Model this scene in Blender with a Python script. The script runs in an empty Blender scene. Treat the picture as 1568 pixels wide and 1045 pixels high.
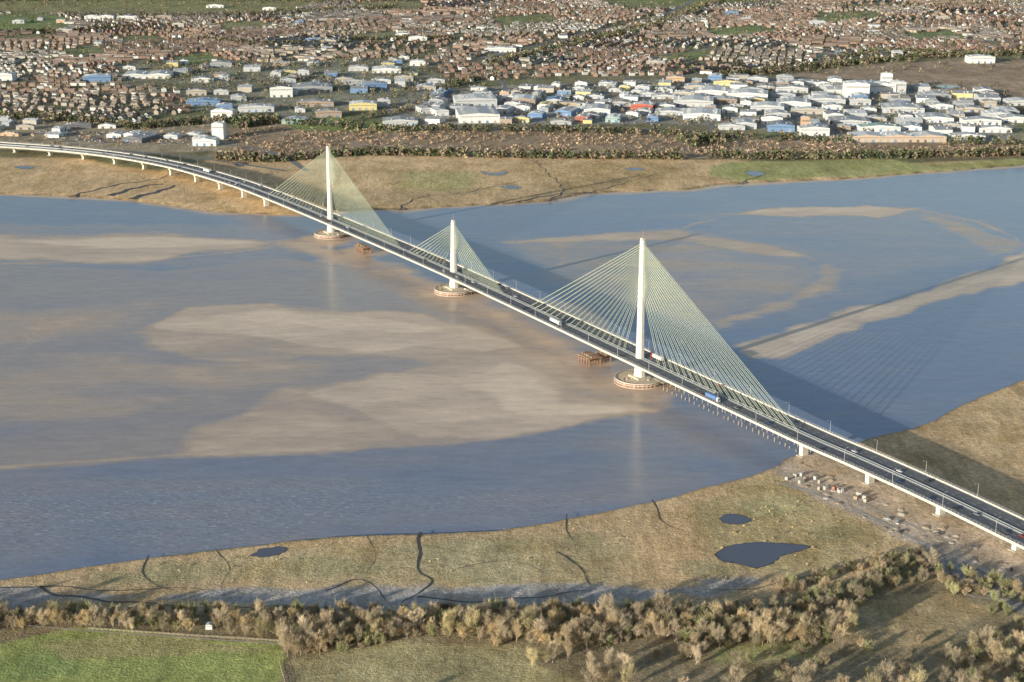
import bpy, math, random, numpy as np
from mathutils import Vector
random.seed(7); rng=np.random.default_rng(7)
H=395.0; F=2358.0; P=math.radians(16.8)
SP,CP=math.sin(P),math.cos(P)
def S(u,v,z=0.0):
    # survey: photo bearing -> world ground coordinate at height z
    x=(u-784)/F; y=(v-522.5)/F
    t=(H-z)/(SP+y*CP)
    return (x*t,(CP-y*SP)*t)
GZ=1.8
def W(poly,z=GZ): return np.array([S(u,v,z) for u,v in poly])
scene=bpy.context.scene
col_root=scene.collection
def link(o,parent=None):
    col_root.objects.link(o)
    if parent: o.parent=parent
    return o
def empty(name):
    return link(bpy.data.objects.new(name,None))

# ---------------------------------------------------------------- materials
def nt(name):
    m=bpy.data.materials.new(name); m.use_nodes=True
    n=m.node_tree; b=n.nodes['Principled BSDF']
    return m,n,b
def nd(n,t,**k):
    x=n.nodes.new(t)
    for a,v in k.items(): setattr(x,a,v)
    return x
def noise(n,scale,detail=4,rough=.6,vec=None):
    x=nd(n,'ShaderNodeTexNoise'); x.inputs['Scale'].default_value=scale
    x.inputs['Detail'].default_value=detail; x.inputs['Roughness'].default_value=rough
    if vec is not None: n.links.new(vec,x.inputs['Vector'])
    return x.outputs['Fac']
def maprange(n,src,a,b,c,d):
    x=nd(n,'ShaderNodeMapRange'); n.links.new(src,x.inputs[0])
    for i,v in zip((1,2,3,4),(a,b,c,d)): x.inputs[i].default_value=v
    return x.outputs[0]
def vmul(n,colr,fac):
    x=nd(n,'ShaderNodeVectorMath',operation='SCALE'); n.links.new(colr,x.inputs[0]); n.links.new(fac,x.inputs['Scale'])
    return x.outputs[0]
def math_(n,op,a,b=None):
    x=nd(n,'ShaderNodeMath',operation=op)
    for i,s in enumerate((a,b)):
        if s is None: continue
        if isinstance(s,(int,float)): x.inputs[i].default_value=s
        else: n.links.new(s,x.inputs[i])
    return x.outputs[0]
def mixc(n,fac,a,b):
    x=nd(n,'ShaderNodeMix',data_type='RGBA')
    if isinstance(fac,float): x.inputs[0].default_value=fac
    else: n.links.new(fac,x.inputs[0])
    for i,s in ((6,a),(7,b)):
        if isinstance(s,tuple): x.inputs[i].default_value=(*s,1)
        else: n.links.new(s,x.inputs[i])
    return x.outputs[2]
def solid(name,c,rough=.7,var=.2,scale=.5,metal=0):
    m,n,b=nt(name)
    pos=nd(n,'ShaderNodeNewGeometry').outputs['Position']
    f=maprange(n,noise(n,scale,4,.6,pos),.3,.7,1-var,1+var)
    rgb=nd(n,'ShaderNodeRGB'); rgb.outputs[0].default_value=(*c,1)
    n.links.new(vmul(n,rgb.outputs[0],f),b.inputs['Base Color'])
    b.inputs['Roughness'].default_value=rough; b.inputs['Metallic'].default_value=metal
    return m
def attrmat(name,rough=.7,var=.2,scale=.3,rnd=0,spec=.5):
    m,n,b=nt(name)
    a=nd(n,'ShaderNodeAttribute',attribute_name='Col').outputs['Color']
    pos=nd(n,'ShaderNodeNewGeometry').outputs['Position']
    f=maprange(n,noise(n,scale,4,.6,pos),.3,.7,1-var,1+var)
    if rnd:
        oi=nd(n,'ShaderNodeObjectInfo').outputs['Random']
        f=math_(n,'MULTIPLY',f,maprange(n,oi,0,1,1-rnd,1+rnd))
    n.links.new(vmul(n,a,f),b.inputs['Base Color'])
    b.inputs['Roughness'].default_value=rough
    b.inputs['Specular IOR Level'].default_value=spec
    return m
M_attr=attrmat('weathered_surfaces',.75,.15,.4)
M_house=attrmat('brick_and_tile',.85,.15,.2,0,.2)
M_paint=attrmat('vehicle_paint',.35,.03,1)
M_tree=attrmat('bark_and_twigs',.9,.25,.15,.28,.1)
M_far=attrmat('distant_foliage',.95,.3,.08,0,.05)
M_conc=solid('pale_concrete',(.68,.65,.57),.7,.12,.15)
M_deckc=solid('deck_concrete',(.68,.65,.56),.7,.12,.1)
M_asph=solid('asphalt',(.17,.17,.175),.85,.2,.3)
M_line=solid('road_marking',(.75,.75,.72),.6,.1,.5)
M_cable=solid('stay_sheath',(.66,.72,.52),.45,.03,.2)
M_steel=solid('galvanised_steel',(.45,.46,.46),.5,.1,1,.3)
M_creek=solid('creek_mud',(.095,.08,.065),.5,.3,.1)
M_road=solid('minor_road',(.25,.245,.24),.85,.15,.1)
M_track=solid('gravel_track',(.52,.46,.38),.9,.2,.1)

# ---------------------------------------------------------------- mesh builder
class MB:
    def __init__(s): s.v=[];s.f=[];s.c=[]
    def add(s,vs,fs,cs):
        o=len(s.v); s.v.extend(vs)
        for i,f in enumerate(fs):
            s.f.append([a+o for a in f]); s.c.append(cs[i] if isinstance(cs,list) else cs)
    def box(s,x,y,z,L,Wd,h,rot=0,c=(.5,.5,.5),top=None,tl=1,tw=1):
        ca,sa=math.cos(rot),math.sin(rot); vs=[]
        for k,(fl,fw) in enumerate(((1,1),(tl,tw))):
            for a,b in ((-.5,-.5),(.5,-.5),(.5,.5),(-.5,.5)):
                px,py=a*L*fl,b*Wd*fw
                vs.append((x+px*ca-py*sa,y+px*sa+py*ca,z+k*h))
        top=top or c
        s.add(vs,[(0,1,5,4),(1,2,6,5),(2,3,7,6),(3,0,4,7),(4,5,6,7),(3,2,1,0)],[c,c,c,c,top,c])
    def gable(s,x,y,z,L,Wd,h,rh,rot,c,rc):
        ca,sa=math.cos(rot),math.sin(rot)
        loc=[(-L/2,-Wd/2,0),(L/2,-Wd/2,0),(L/2,Wd/2,0),(-L/2,Wd/2,0),(-L/2,-Wd/2,h),(L/2,-Wd/2,h),(L/2,Wd/2,h),(-L/2,Wd/2,h),(-L/2,0,h+rh),(L/2,0,h+rh)]
        vs=[(x+a*ca-b*sa,y+a*sa+b*ca,z+q) for a,b,q in loc]
        s.add(vs,[(0,1,5,4),(2,3,7,6),(1,2,6,9,5),(3,0,4,8,7),(4,5,9,8),(6,7,8,9)],[c,c,c,c,rc,rc])
    def tube(s,p,q,r0,r1,n=4,c=(.5,.5,.5)):
        p=Vector(p);q=Vector(q);d=(q-p)
        if d.length<1e-6: return
        d.normalize(); a=d.orthogonal().normalized(); b=d.cross(a); vs=[]
        for (o,r) in ((p,r0),(q,r1)):
            for i in range(n):
                t=2*math.pi*i/n; vs.append(tuple(o+a*math.cos(t)*r+b*math.sin(t)*r))
        fs=[(i,(i+1)%n,n+(i+1)%n,n+i) for i in range(n)]+[tuple(range(n,2*n)),tuple(reversed(range(n)))]
        s.add(vs,fs,c)
    def mesh(s,name,mat):
        me=bpy.data.meshes.new(name); me.from_pydata(s.v,[],s.f)
        at=me.color_attributes.new('Col','FLOAT_COLOR','CORNER')
        cnt=[len(f) for f in s.f]
        arr=np.ones((sum(cnt),4),dtype=np.float32); arr[:,:3]=np.repeat(np.array(s.c,dtype=np.float32),cnt,axis=0)
        at.data.foreach_set('color',arr.ravel()); me.materials.append(mat); me.update()
        return me
    def obj(s,name,mat=None,parent=None):
        return link(bpy.data.objects.new(name,s.mesh(name,mat or M_attr)),parent)
def npmesh(name,verts,faces,cols,mat,parent=None):
    k=faces.shape[1]; me=bpy.data.meshes.new(name)
    me.vertices.add(len(verts)); me.vertices.foreach_set('co',verts.astype(np.float32).ravel())
    me.loops.add(faces.size); me.loops.foreach_set('vertex_index',faces.astype(np.int32).ravel())
    me.polygons.add(len(faces)); me.polygons.foreach_set('loop_start',np.arange(0,faces.size,k,dtype=np.int32))
    me.polygons.foreach_set('loop_total',np.full(len(faces),k,dtype=np.int32))
    me.update(calc_edges=True)
    at=me.color_attributes.new('Col','FLOAT_COLOR','POINT')
    a=np.ones((len(verts),4),dtype=np.float32); a[:,:3]=cols; at.data.foreach_set('color',a.ravel())
    me.materials.append(mat)
    return me

# ---------------------------------------------------------------- polygons tools
def sdf(poly,X,Y):
    d=np.full(X.shape,1e18); ins=np.zeros(X.shape,bool); n=len(poly)
    for i in range(n):
        ax,ay=poly[i]; bx,by=poly[(i+1)%n]; ex,ey=bx-ax,by-ay; L=ex*ex+ey*ey+1e-9
        t=np.clip(((X-ax)*ex+(Y-ay)*ey)/L,0,1)
        d=np.minimum(d,(X-ax-t*ex)**2+(Y-ay-t*ey)**2)
        c=((ay>Y)!=(by>Y))&(X<ax+(Y-ay)*ex/(ey if abs(ey)>1e-9 else 1e-9)); ins^=c
    d=np.sqrt(d); return np.where(ins,d,-d)
def sdfb(poly,X,Y,m):
    mn=poly.min(0)-m; mx=poly.max(0)+m
    k=(X>mn[0])&(X<mx[0])&(Y>mn[1])&(Y<mx[1])
    r=np.full(X.shape,-1e9); r[k]=sdf(poly,X[k],Y[k]); return r
def sst(a,b,x):
    t=np.clip((x-a)/(b-a),0,1); return t*t*(3-2*t)
def wob(X,Y,s,seed=0):
    r=np.zeros_like(X); q=np.random.default_rng(seed)
    for k in range(7):
        f=(2**(k*.6))/s; a=q.uniform(0,6.28); ph=q.uniform(0,6.28)
        r+=np.sin((X*math.cos(a)+Y*math.sin(a))*f*2+ph+1.5*np.sin((X*math.sin(a)-Y*math.cos(a))*f+ph*2))*(.75**k)
    return r/2.2

bank_near=[(-700,960),(-300,925),(-50,892),(0,887),(80,875),(150,864),(250,850),(380,836),(440,828),(520,820),(620,817),(700,815),(760,812),(850,797),(920,783),(1000,767),(1060,750),(1110,737),(1160,725),(1188,712),(1200,702),(1250,690),(1290,684),(1330,670),(1400,655),(1430,640),(1480,615),(1568,580),(1700,530),(2100,400)]
bank_far=[(2100,225),(1700,247),(1568,254),(1500,259),(1400,267),(1300,275),(1200,279),(1100,284),(1060,291),(1000,293),(900,297),(840,309),(800,312),(700,317),(620,322),(560,322),(450,330),(400,329),(335,326),(270,318),(200,308),(130,303),(60,300),(0,298),(-300,296),(-700,294)]
river=W(bank_near+bank_far,0)

def fan(y0,y1,nr,nc,a=.66,extra=()):
    inv=np.linspace(1/y0,1/y1,nr); Yr=1/inv; Yr=np.concatenate([Yr,np.array(extra)]) if len(extra) else Yr
    nr=len(Yr); A=np.linspace(-a,a,nc)
    Y=np.repeat(Yr[:,None],nc,1); X=Y*A[None,:]
    i=np.arange((nr-1)*nc).reshape(nr-1,nc)[:,:-1].ravel()
    faces=np.stack([i,i+1,i+nc+1,i+nc],1)
    return X.ravel(),Y.ravel(),faces

# ---------------------------------------------------------------- ground sheet
X,Y,faces=fan(430,9000,900,640,extra=(14000,30000))
col=np.zeros((len(X),3)); col[:]=(.30,.28,.17)
def paint(poly,c,fe=6,wb=None,z=GZ,amt=1.0):
    p=W(poly,z); wb=fe if wb is None else wb
    m=fe+wb+5; d=sdfb(p,X,Y,m)
    k=d>-1e8; w=np.zeros(len(X))
    w[k]=sst(-fe,fe,d[k]+wb*wob(X[k],Y[k],40+wb*3,len(poly)))*amt
    col[:]=col*(1-w[:,None])+np.array(c)*w[:,None]
v=wob(X,Y,300,3); col*= (1+.22*v[:,None]); col[:,1]*=1+.08*wob(X,Y,180,5)
MARSH=(.90,.645,.375)
paint([(-300,243),(0,240),(120,243),(240,262),(330,245),(400,240),(560,238),(1040,243),(1090,246),(1400,250),(1800,240),(1800,262),(1400,272),(1100,290),(840,315),(600,330),(400,340),(200,312),(-300,312)],MARSH,8,10)
paint([(320,240),(350,195),(480,185),(640,195),(1060,205),(1250,215),(1568,220),(1800,215),(1800,240),(1080,243),(560,238)],(.52,.39,.27),8)
paint([(1080,266),(1110,248),(1200,246),(1330,243),(1420,252),(1568,242),(1800,236),(1800,248),(1568,252),(1400,265),(1250,272),(1130,278)],(.58,.56,.25),6,8)
paint([(440,192),(560,185),(660,199),(560,204),(450,199)],(.34,.41,.16),5)
paint([(-300,165),(100,182),(220,190),(330,185),(350,232),(200,236),(0,230),(-300,236)],(.55,.46,.33),8)
paint([(580,140),(1010,122),(1180,118),(1540,140),(1560,215),(1300,222),(1150,195),(1010,190),(800,192),(590,193)],(.46,.43,.37),10)
paint([(190,98),(640,88),(690,130),(560,165),(480,185),(300,170),(280,130),(190,130)],(.40,.38,.28),20)
paint([(1180,118),(1350,98),(1470,92),(1800,92),(1800,150),(1540,150),(1440,142),(1250,122)],(.54,.41,.30),15,25)
GREENS=[[(-100,28),(60,18),(110,30),(100,48),(-100,50)],[(-200,-8),(300,-10),(520,-4),(470,10),(430,20),(250,24),(120,22),(-200,16)],[(90,78),(150,72),(165,82),(110,88)],[(262,90),(320,80),(335,92),(290,100)],[(540,4),(640,0),(660,14),(570,20)],[(900,-4),(1120,-10),(1160,4),(1040,12),(960,14)],[(1080,46),(1150,40),(1210,48),(1100,58)],[(530,55),(600,48),(620,60),(550,66)],[(1240,22),(1330,16),(1360,28),(1260,34)],[(430,185),(520,176),(540,184),(450,192)],[(0,56),(60,52),(60,62),(0,64)],[(750,28),(840,22),(860,34),(770,42)],[(1380,52),(1460,46),(1480,58),(1400,62)],[(330,36),(400,32),(420,42),(340,46)],[(180,56),(240,54),(250,62),(190,66)],[(1000,84),(1080,78),(1100,88),(1010,94)]]
for i,g in enumerate(GREENS):
    paint(g,[(.32,.39,.16),(.40,.38,.20),(.32,.35,.16)][i%3],10,15)
paint([(860,252),(1010,245),(1050,262),(1000,285),(880,290),(780,262)],(.80,.57,.31),25,20)
paint([(600,262),(760,262),(700,290),(610,290)],(.70,.60,.30),20,20)
nearland=bank_near+[(2300,1500),(-900,1500)]
paint(nearland,MARSH,1,0)
paint([(200,868),(500,835),(820,825),(1000,850),(1100,880),(700,905),(200,890)],(.78,.61,.35),12,10)
paint([(600,840),(780,832),(860,870),(720,890)],(.72,.60,.35),10,10)
paint([(1050,770),(1180,735),(1360,820),(1300,860),(1230,890),(1100,880),(1060,830)],(.72,.56,.30),12,10)
paint([(1000,775),(1060,760),(1080,860),(1020,890),(960,880)],(.88,.61,.34),12,10)
for cu,cv,ru,rv in ((265,875,40,14),(170,885,30,8),(480,868,45,10),(900,825,40,12),(1180,775,45,14),(1290,815,40,12),(1090,870,40,9),(560,872,25,8)):
    paint([(cu+ru*math.cos(a)*1.0,cv+rv*math.sin(a)) for a in np.linspace(0,6.28,14)[:-1]],(.55,.50,.27),5,9,amt=.55)
paint([(-60,900),(180,903),(400,903),(560,895),(700,903),(900,898),(1100,893),(1150,890),(1100,912),(900,925),(600,935),(300,925),(-60,925)],(.62,.62,.64),4,14,amt=.75)
paint([(-300,932),(600,940),(1100,920),(1280,895),(1420,850),(1650,880),(2300,900),(2300,1500),(-900,1500),(-700,940)],(.46,.375,.235),4,5)
paint([(-300,1000),(0,985),(115,962),(430,985),(440,1005),(425,1060),(300,1300),(-700,1300)],(.52,.56,.20),1.5,2)
paint([(60,985),(200,975),(420,990),(420,1005),(230,1000),(100,1010)],(.60,.54,.25),3,6)
paint([(-100,1000),(80,1005),(160,1030),(60,1045),(-100,1040)],(.42,.50,.18),4,6)
paint([(445,1012),(560,985),(640,978),(800,985),(810,1010),(880,1045),(900,1300),(430,1300)],(.64,.55,.30),3,5)
paint([(1290,930),(1350,912),(1450,910),(1530,935),(1480,950),(1440,985),(1330,990),(1290,985)],(.70,.53,.30),3,4)
paint([(1080,990),(1240,985),(1240,1010),(1100,1015)],(.56,.54,.26),3,4)
paint([(1190,718),(1215,695),(1270,688),(1330,700),(1440,745),(1568,815),(1800,930),(1800,1000),(1568,900),(1480,880),(1400,835),(1300,790),(1215,750)],(.80,.65,.51),3,6)
paint([(1440,850),(1568,890),(1700,950),(1700,1000),(1500,900),(1400,870)],(.56,.54,.51),4,4)
d=sdf(river,X,Y)+1.2*wob(X,Y,25,9)
Z=-1.5+(GZ+1.5)*sst(-1,6,-d)
land=sst(5,40,-d); Z+=land*.12*wob(X,Y,12,4)
bankw=np.exp(-((d+2)/4)**2); col=col*(1-.6*bankw[:,None])
g=npmesh('ground',np.stack([X,Y,Z],1),faces,col,M_attr)
def groundmat():
    m,n,b=nt('grass_and_soil')
    a=nd(n,'ShaderNodeAttribute',attribute_name='Col').outputs['Color']
    pos=nd(n,'ShaderNodeNewGeometry').outputs['Position']
    mp=nd(n,'ShaderNodeMapping'); n.links.new(pos,mp.inputs[0]); mp.inputs['Scale'].default_value=(1,.45,1); mp.inputs['Rotation'].default_value=(0,0,.5)
    mp3=nd(n,'ShaderNodeMapping'); n.links.new(pos,mp3.inputs[0]); mp3.inputs['Scale'].default_value=(1,.16,1); mp3.inputs['Rotation'].default_value=(0,0,-.75)
    n1=noise(n,.35,5,.75,pos); n2=noise(n,.03,5,.65,mp.outputs[0]); n3=noise(n,.006,4,.6,pos); n4=noise(n,.25,3,.6,mp3.outputs[0])
    f=math_(n,'MULTIPLY',maprange(n,n1,.3,.7,.62,1.34),maprange(n,n2,.3,.7,.76,1.20))
    f=math_(n,'MULTIPLY',f,maprange(n,n3,.3,.7,.85,1.12))
    f=math_(n,'MULTIPLY',f,maprange(n,n4,.3,.7,.84,1.14))
    c=vmul(n,a,f)
    gr=nd(n,'ShaderNodeMix',data_type='RGBA',blend_type='MULTIPLY'); n.links.new(maprange(n,noise(n,.02,5,.7,pos),.48,.66,0,1),gr.inputs[0])
    n.links.new(c,gr.inputs[6]); gr.inputs[7].default_value=(.80,.76,.66,1)
    n.links.new(gr.outputs[2],b.inputs['Base Color']); b.inputs['Roughness'].default_value=.95; b.inputs['Specular IOR Level'].default_value=.05
    bp=nd(n,'ShaderNodeBump'); bp.inputs['Strength'].default_value=1.0; bp.inputs['Distance'].default_value=2.2
    n.links.new(math_(n,'ADD',noise(n,.6,4,.7,pos),noise(n,.13,3,.6,pos)),bp.inputs['Height']); n.links.new(bp.outputs[0],b.inputs['Normal'])
    return m
g.materials.clear(); g.materials.append(groundmat())
link(bpy.data.objects.new('ground',g))
mb=MB(); mb.add([(-60000,-30000,-3),(60000,-30000,-3),(60000,60000,-3),(-60000,60000,-3)],[(0,1,2,3)],(.28,.26,.16)); mb.obj('terrain')

# ---------------------------------------------------------------- river
X,Y,faces=fan(640,2900,640,640)
sand=np.zeros(len(X)); mud=np.zeros(len(X)); rip=np.zeros(len(X))
def rp(arr,poly,val,fe,wb,sc=60,seed=1):
    p=W(poly,0); dd=sdfb(p,X,Y,fe*2+wb*2+5); k=dd>-1e8
    w=np.zeros(len(X)); w[k]=sst(-fe,fe,dd[k]+wb*wob(X[k],Y[k],sc,seed))*val
    np.maximum(arr,w,out=arr)
def lip(px,w,val,arr=None):
    up=[(u,v-w) for u,v in px]; rp(sand if arr is None else arr,px+up[::-1],val,3,1.5,40,3)
rp(mud,[(-900,430),(0,405),(250,415),(430,395),(600,420),(900,470),(1000,560),(1030,625),(985,634),(850,658),(700,683),(520,693),(300,700),(0,722),(-900,790)],.9,5,3,90,2)
rp(mud,[(-900,700),(300,690),(850,650),(1000,620),(1200,640),(1200,700),(1000,770),(800,815),(0,890),(-900,980)],.36,40,20,90,3)
rp(sand,[(205,508),(290,475),(410,466),(560,481),(650,488),(740,503),(860,543),(900,585),(985,622),(990,632),(900,645),(850,656),(700,681),(520,691),(270,699),(300,655),(430,600),(560,580),(640,560),(560,548),(450,552),(330,555),(240,535)],.58,9,8,70,21)
rp(sand,[(225,500),(290,473),(410,464),(560,477),(650,484),(740,503),(800,530),(740,540),(640,532),(560,542),(450,530),(350,515)],.85,9,8,80,4)
rp(sand,[(280,484),(410,470),(560,484),(640,494),(700,506),(600,512),(430,500)],1.05,14,8,80,24)
rp(sand,[(440,602),(540,582),(590,572),(700,574),(780,553),(840,570),(880,605),(985,622),(990,632),(900,645),(850,656),(780,668),(640,676),(560,640),(480,615)],.80,9,7,60,5)
rp(sand,[(690,590),(760,570),(830,575),(880,610),(985,628),(880,645),(780,640)],1.15,18,8,50,6)
lip([(-100,722),(0,718),(300,697),(520,690),(700,680),(850,655),(985,631)],4,.55)
rp(sand,[(-900,352),(0,358),(100,362),(250,358),(380,365),(425,372),(400,382),(300,385),(250,397),(150,404),(60,396),(-200,400),(-900,400)],.78,14,12,80,7)
rp(sand,[(-100,362),(100,366),(250,361),(370,367),(410,373),(300,378),(200,383),(60,376)],1.1,12,8,80,7)
rp(sand,[(410,370),(470,365),(500,380),(600,400),(720,450),(860,520),(900,560),(840,540),(740,480),(640,440),(560,415),(480,395)],.58,14,8,50,8)
rp(sand,[(230,560),(500,550),(700,545),(640,570),(420,590),(250,600)],.46,25,12,80,9)
rp(sand,[(-100,470),(180,475),(240,465),(200,500),(100,520),(-100,530)],.46,30,14,80,9)
rp(sand,[(-100,560),(120,540),(300,560),(330,610),(200,640),(-100,640)],.36,40,20,80,19)
rp(sand,[(1100,329),(1200,318),(1330,316),(1400,321),(1350,336),(1280,329),(1180,333)],1.0,7,7,50,10)
rp(sand,[(1130,530),(1250,490),(1400,452),(1568,388),(1900,280),(1900,330),(1568,432),(1480,450),(1380,480),(1290,512),(1200,545),(1150,548)],.85,7,7,50,11)
rp(sand,[(1200,520),(1330,478),(1440,446),(1568,398),(1568,415),(1420,460),(1300,500),(1220,530)],1.2,10,5,50,11)
rp(sand,[(775,372),(900,360),(1040,350),(1062,362),(1180,376),(1240,395),(1160,392),(1060,372),(1000,368),(880,372)],.70,7,5,40,12)
rp(sand,[(845,372),(870,376),(868,405),(852,408),(858,390)],.5,5,4,40,12)
rp(sand,[(1080,490),(1160,470),(1240,440),(1262,405),(1285,415),(1270,445),(1190,478),(1100,505)],.58,9,8,40,13)
rp(sand,[(800,380),(1050,370),(1150,395),(1230,410),(1200,450),(1080,480),(900,420)],.34,20,14,70,31)
lip([(1160,380),(1230,392),(1262,408),(1258,432),(1210,458)],2.5,.6); lip([(1100,336),(1060,345),(1045,352)],2.5,.55); lip([(1400,322),(1500,342),(1560,368),(1530,385)],3,.65); lip([(770,374),(850,366),(960,364)],2.5,.65); lip([(0,406),(120,404),(250,398),(400,384)],3,.5)
rp(mud,[(770,372),(1050,348),(1180,372),(1260,400),(1250,440),(1160,475),(1080,500),(850,430)],.8,16,15,60,14)
rp(mud,[(1080,325),(1400,318),(1568,350),(1568,380),(1250,480),(1050,520),(1000,420),(1060,370)],.4,40,20,60,14)
rp(mud,[(-900,330),(400,345),(480,400),(300,410),(-900,420)],.6,20,15,60,15)
rp(sand,[(1400,321),(1480,345),(1540,365),(1580,380),(1520,392),(1490,370),(1420,335)],.5,12,8,50,10)
rp(sand,[(620,432),(680,455),(760,462),(830,500),(900,548),(960,600),(930,600),(860,560),(760,500),(640,455)],.42,14,8,50,10)
for (cu,cv,r) in ((975,590,45),(697,452,40),(507,366,36),(905,552,26),(560,385,26)):
    cx,cy=S(cu,cv); dd=np.hypot(X-cx,Y-cy); sand=np.maximum(sand,.55*sst(r*1.4,r*.7,dd+6*wob(X,Y,25,3)))
rp(rip,[(-900,740),(300,745),(800,745),(900,770),(700,800),(300,850),(-900,900)],1,40,20,90,3)
rp(rip,[(20,505),(60,500),(70,520),(30,535)],1.2,8,4,30,3)
d=sdf(river,X,Y); sand=np.maximum(sand,.75*sst(18,2,d+6*wob(X,Y,60,8))*(Y>1400))
keep=(d>-25)[faces].any(1)
river_me=npmesh('river',np.stack([X,Y,np.zeros(len(X))],1),faces[keep],np.stack([sand,mud,rip],1),M_attr)
def rivermat():
    m,n,b=nt('estuary_water_and_sand')
    a=nd(n,'ShaderNodeAttribute',attribute_name='Col').outputs['Color']
    sep=nd(n,'ShaderNodeSeparateColor'); n.links.new(a,sep.inputs[0])
    sd,md,rp_=sep.outputs[0],sep.outputs[1],sep.outputs[2]
    pos=nd(n,'ShaderNodeNewGeometry').outputs['Position']
    mp=nd(n,'ShaderNodeMapping'); n.links.new(pos,mp.inputs[0]); mp.inputs['Rotation'].default_value=(0,0,-.25); mp.inputs['Scale'].default_value=(.35,1,1)
    ns=noise(n,.02,6,.55,mp.outputs[0])
    md2=math_(n,'ADD',md,maprange(n,ns,.3,.7,-.24,.24))
    nz=maprange(n,noise(n,.022,7,.6,mp.outputs[0]),.3,.7,-.26,.26)
    sd2=maprange(n,math_(n,'ADD',sd,math_(n,'MULTIPLY',nz,math_(n,'GREATER_THAN',sd,.03))),.12,1.05,0,1)
    c=mixc(n,md2,(.215,.265,.375),(.43,.36,.325))
    c=mixc(n,maprange(n,sd2,0,.5,0,1),c,(.60,.45,.335))
    c=mixc(n,maprange(n,sd2,.45,1,0,1),c,(.92,.73,.55))
    fine=maprange(n,noise(n,.12,5,.7,mp.outputs[0]),.3,.7,.88,1.12)
    rl=maprange(n,noise(n,.55,3,.6,mp.outputs[0]),.35,.65,-.16,.16)
    fine=math_(n,'ADD',fine,math_(n,'MULTIPLY',rl,math_(n,'MAXIMUM',rp_,.25)))
    c=vmul(n,c,fine)
    fo=noise(n,.45,5,.8,mp.outputs[0]); fo=maprange(n,fo,.59,.66,0,1)
    c=mixc(n,math_(n,'MULTIPLY',math_(n,'MULTIPLY',fo,rp_),.8),c,(.85,.85,.86))
    n.links.new(c,b.inputs['Base Color'])
    n.links.new(math_(n,'ADD',maprange(n,md2,0,1,.14,.20),maprange(n,sd2,.1,1,0,.38)),b.inputs['Roughness'])
    b.inputs['IOR'].default_value=1.33
    mp2=nd(n,'ShaderNodeMapping'); n.links.new(pos,mp2.inputs[0]); mp2.inputs['Rotation'].default_value=(0,0,.6); mp2.inputs['Scale'].default_value=(.5,1,1)
    w=noise(n,.30,4,.65,mp2.outputs[0])
    bp=nd(n,'ShaderNodeBump'); bp.inputs['Distance'].default_value=.8
    st=math_(n,'ADD',maprange(n,md2,0,1,.24,.12),math_(n,'MULTIPLY',rp_,.5))
    n.links.new(st,bp.inputs['Strength']); n.links.new(w,bp.inputs['Height']); n.links.new(bp.outputs[0],b.inputs['Normal'])
    return m
river_me.materials.clear(); river_me.materials.append(rivermat()); link(bpy.data.objects.new('river',river_me))
def pondmat():
    m,n,b=nt('still_water'); b.inputs['Base Color'].default_value=(.14,.145,.18,1); b.inputs['Roughness'].default_value=.08; b.inputs['IOR'].default_value=1.33
    return m
M_pond=pondmat()

# ---------------------------------------------------------------- ribbons and ponds
def cr(pts,step):
    pts=[np.array(p,float) for p in pts]; P_=[2*pts[0]-pts[1]]+pts+[2*pts[-1]-pts[-2]]; out=[]
    for i in range(1,len(P_)-2):
        p0,p1,p2,p3=P_[i-1:i+3]; n=max(2,int(np.linalg.norm(p2-p1)/step))
        for k in range(n):
            t=k/n; out.append(.5*((2*p1)+(-p0+p2)*t+(2*p0-5*p1+4*p2-p3)*t*t+(-p0+3*p1-3*p2+p3)*t**3))
    out.append(pts[-1]); return np.array(out)
def ribbon(name,px,w,mat,z,jit=0,step=5):
    p=cr([S(u,v,z) for u,v in px],step); t=np.gradient(p,axis=0); t/=np.linalg.norm(t,axis=1)[:,None]+1e-9
    nrm=np.stack([-t[:,1],t[:,0]],1); n=len(p)
    ww=w*(1+jit*rng.uniform(-.5,.5,n)); taper=np.linspace(1.2,.45,n) if jit else 1; ww=ww*taper
    if jit:
        k=np.arange(n); mw=min(w,2.2); p=p+nrm*(rng.uniform(-1,1,n)*mw*jit*.4+mw*.9*np.sin(k*.7+rng.uniform(0,6))+mw*.6*np.sin(k*.31))[:,None]
    a=p+nrm*ww[:,None]/2; b=p-nrm*ww[:,None]/2
    vs=[(q[0],q[1],z) for q in a]+[(q[0],q[1],z) for q in b]
    me=bpy.data.meshes.new(name); me.from_pydata(vs,[],[(i+n,i+n+1,i+1,i) for i in range(n-1)]); me.materials.append(mat)
    return link(bpy.data.objects.new(name,me))
for px,w in (([(645,815),(640,835),(638,855),(650,878),(662,888),(655,897),(640,912),(612,922)],1.7),([(1000,765),(1008,790),(1025,805),(1050,815)],.9),([(852,845),(870,858),(890,870),(896,878)],1.3),([(870,788),(864,808),(880,828)],.9),
    ([(500,905),(540,888),(560,892),(580,905),(600,925)],1.0),([(230,850),(215,875),(240,895),(265,905)],.8),([(700,870),(760,860),(800,862),(840,880)],.5),([(905,895),(890,870)],.8),([(1240,880),(1160,900),(1080,905)],.8),([(560,820),(575,850),(560,880)],.4),([(330,840),(350,870),(340,895)],.5),
    ([(-40,905),(60,898),(120,900),(200,905),(260,900),(330,905)],1.1),([(60,898),(90,912),(150,918),(260,925),(420,930)],1.6),([(640,912),(700,922),(800,915),(900,905)],1.3),
    ([(610,322),(640,303),(700,297),(760,285),(800,276)],2.4),([(790,310),(850,298),(910,295)],4),([(840,309),(862,290),(835,262),(820,246)],2),([(900,297),(1000,268),(1040,262)],2),([(105,302),(170,285),(230,276),(290,262)],4),
    ([(170,300),(215,286),(250,282)],9),([(200,305),(236,295),(270,284)],10),([(1130,283),(1150,274),(1170,268)],2.5)):
    ribbon('tidal_creek',px,w,M_creek,GZ+.16,.5,4)
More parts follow.
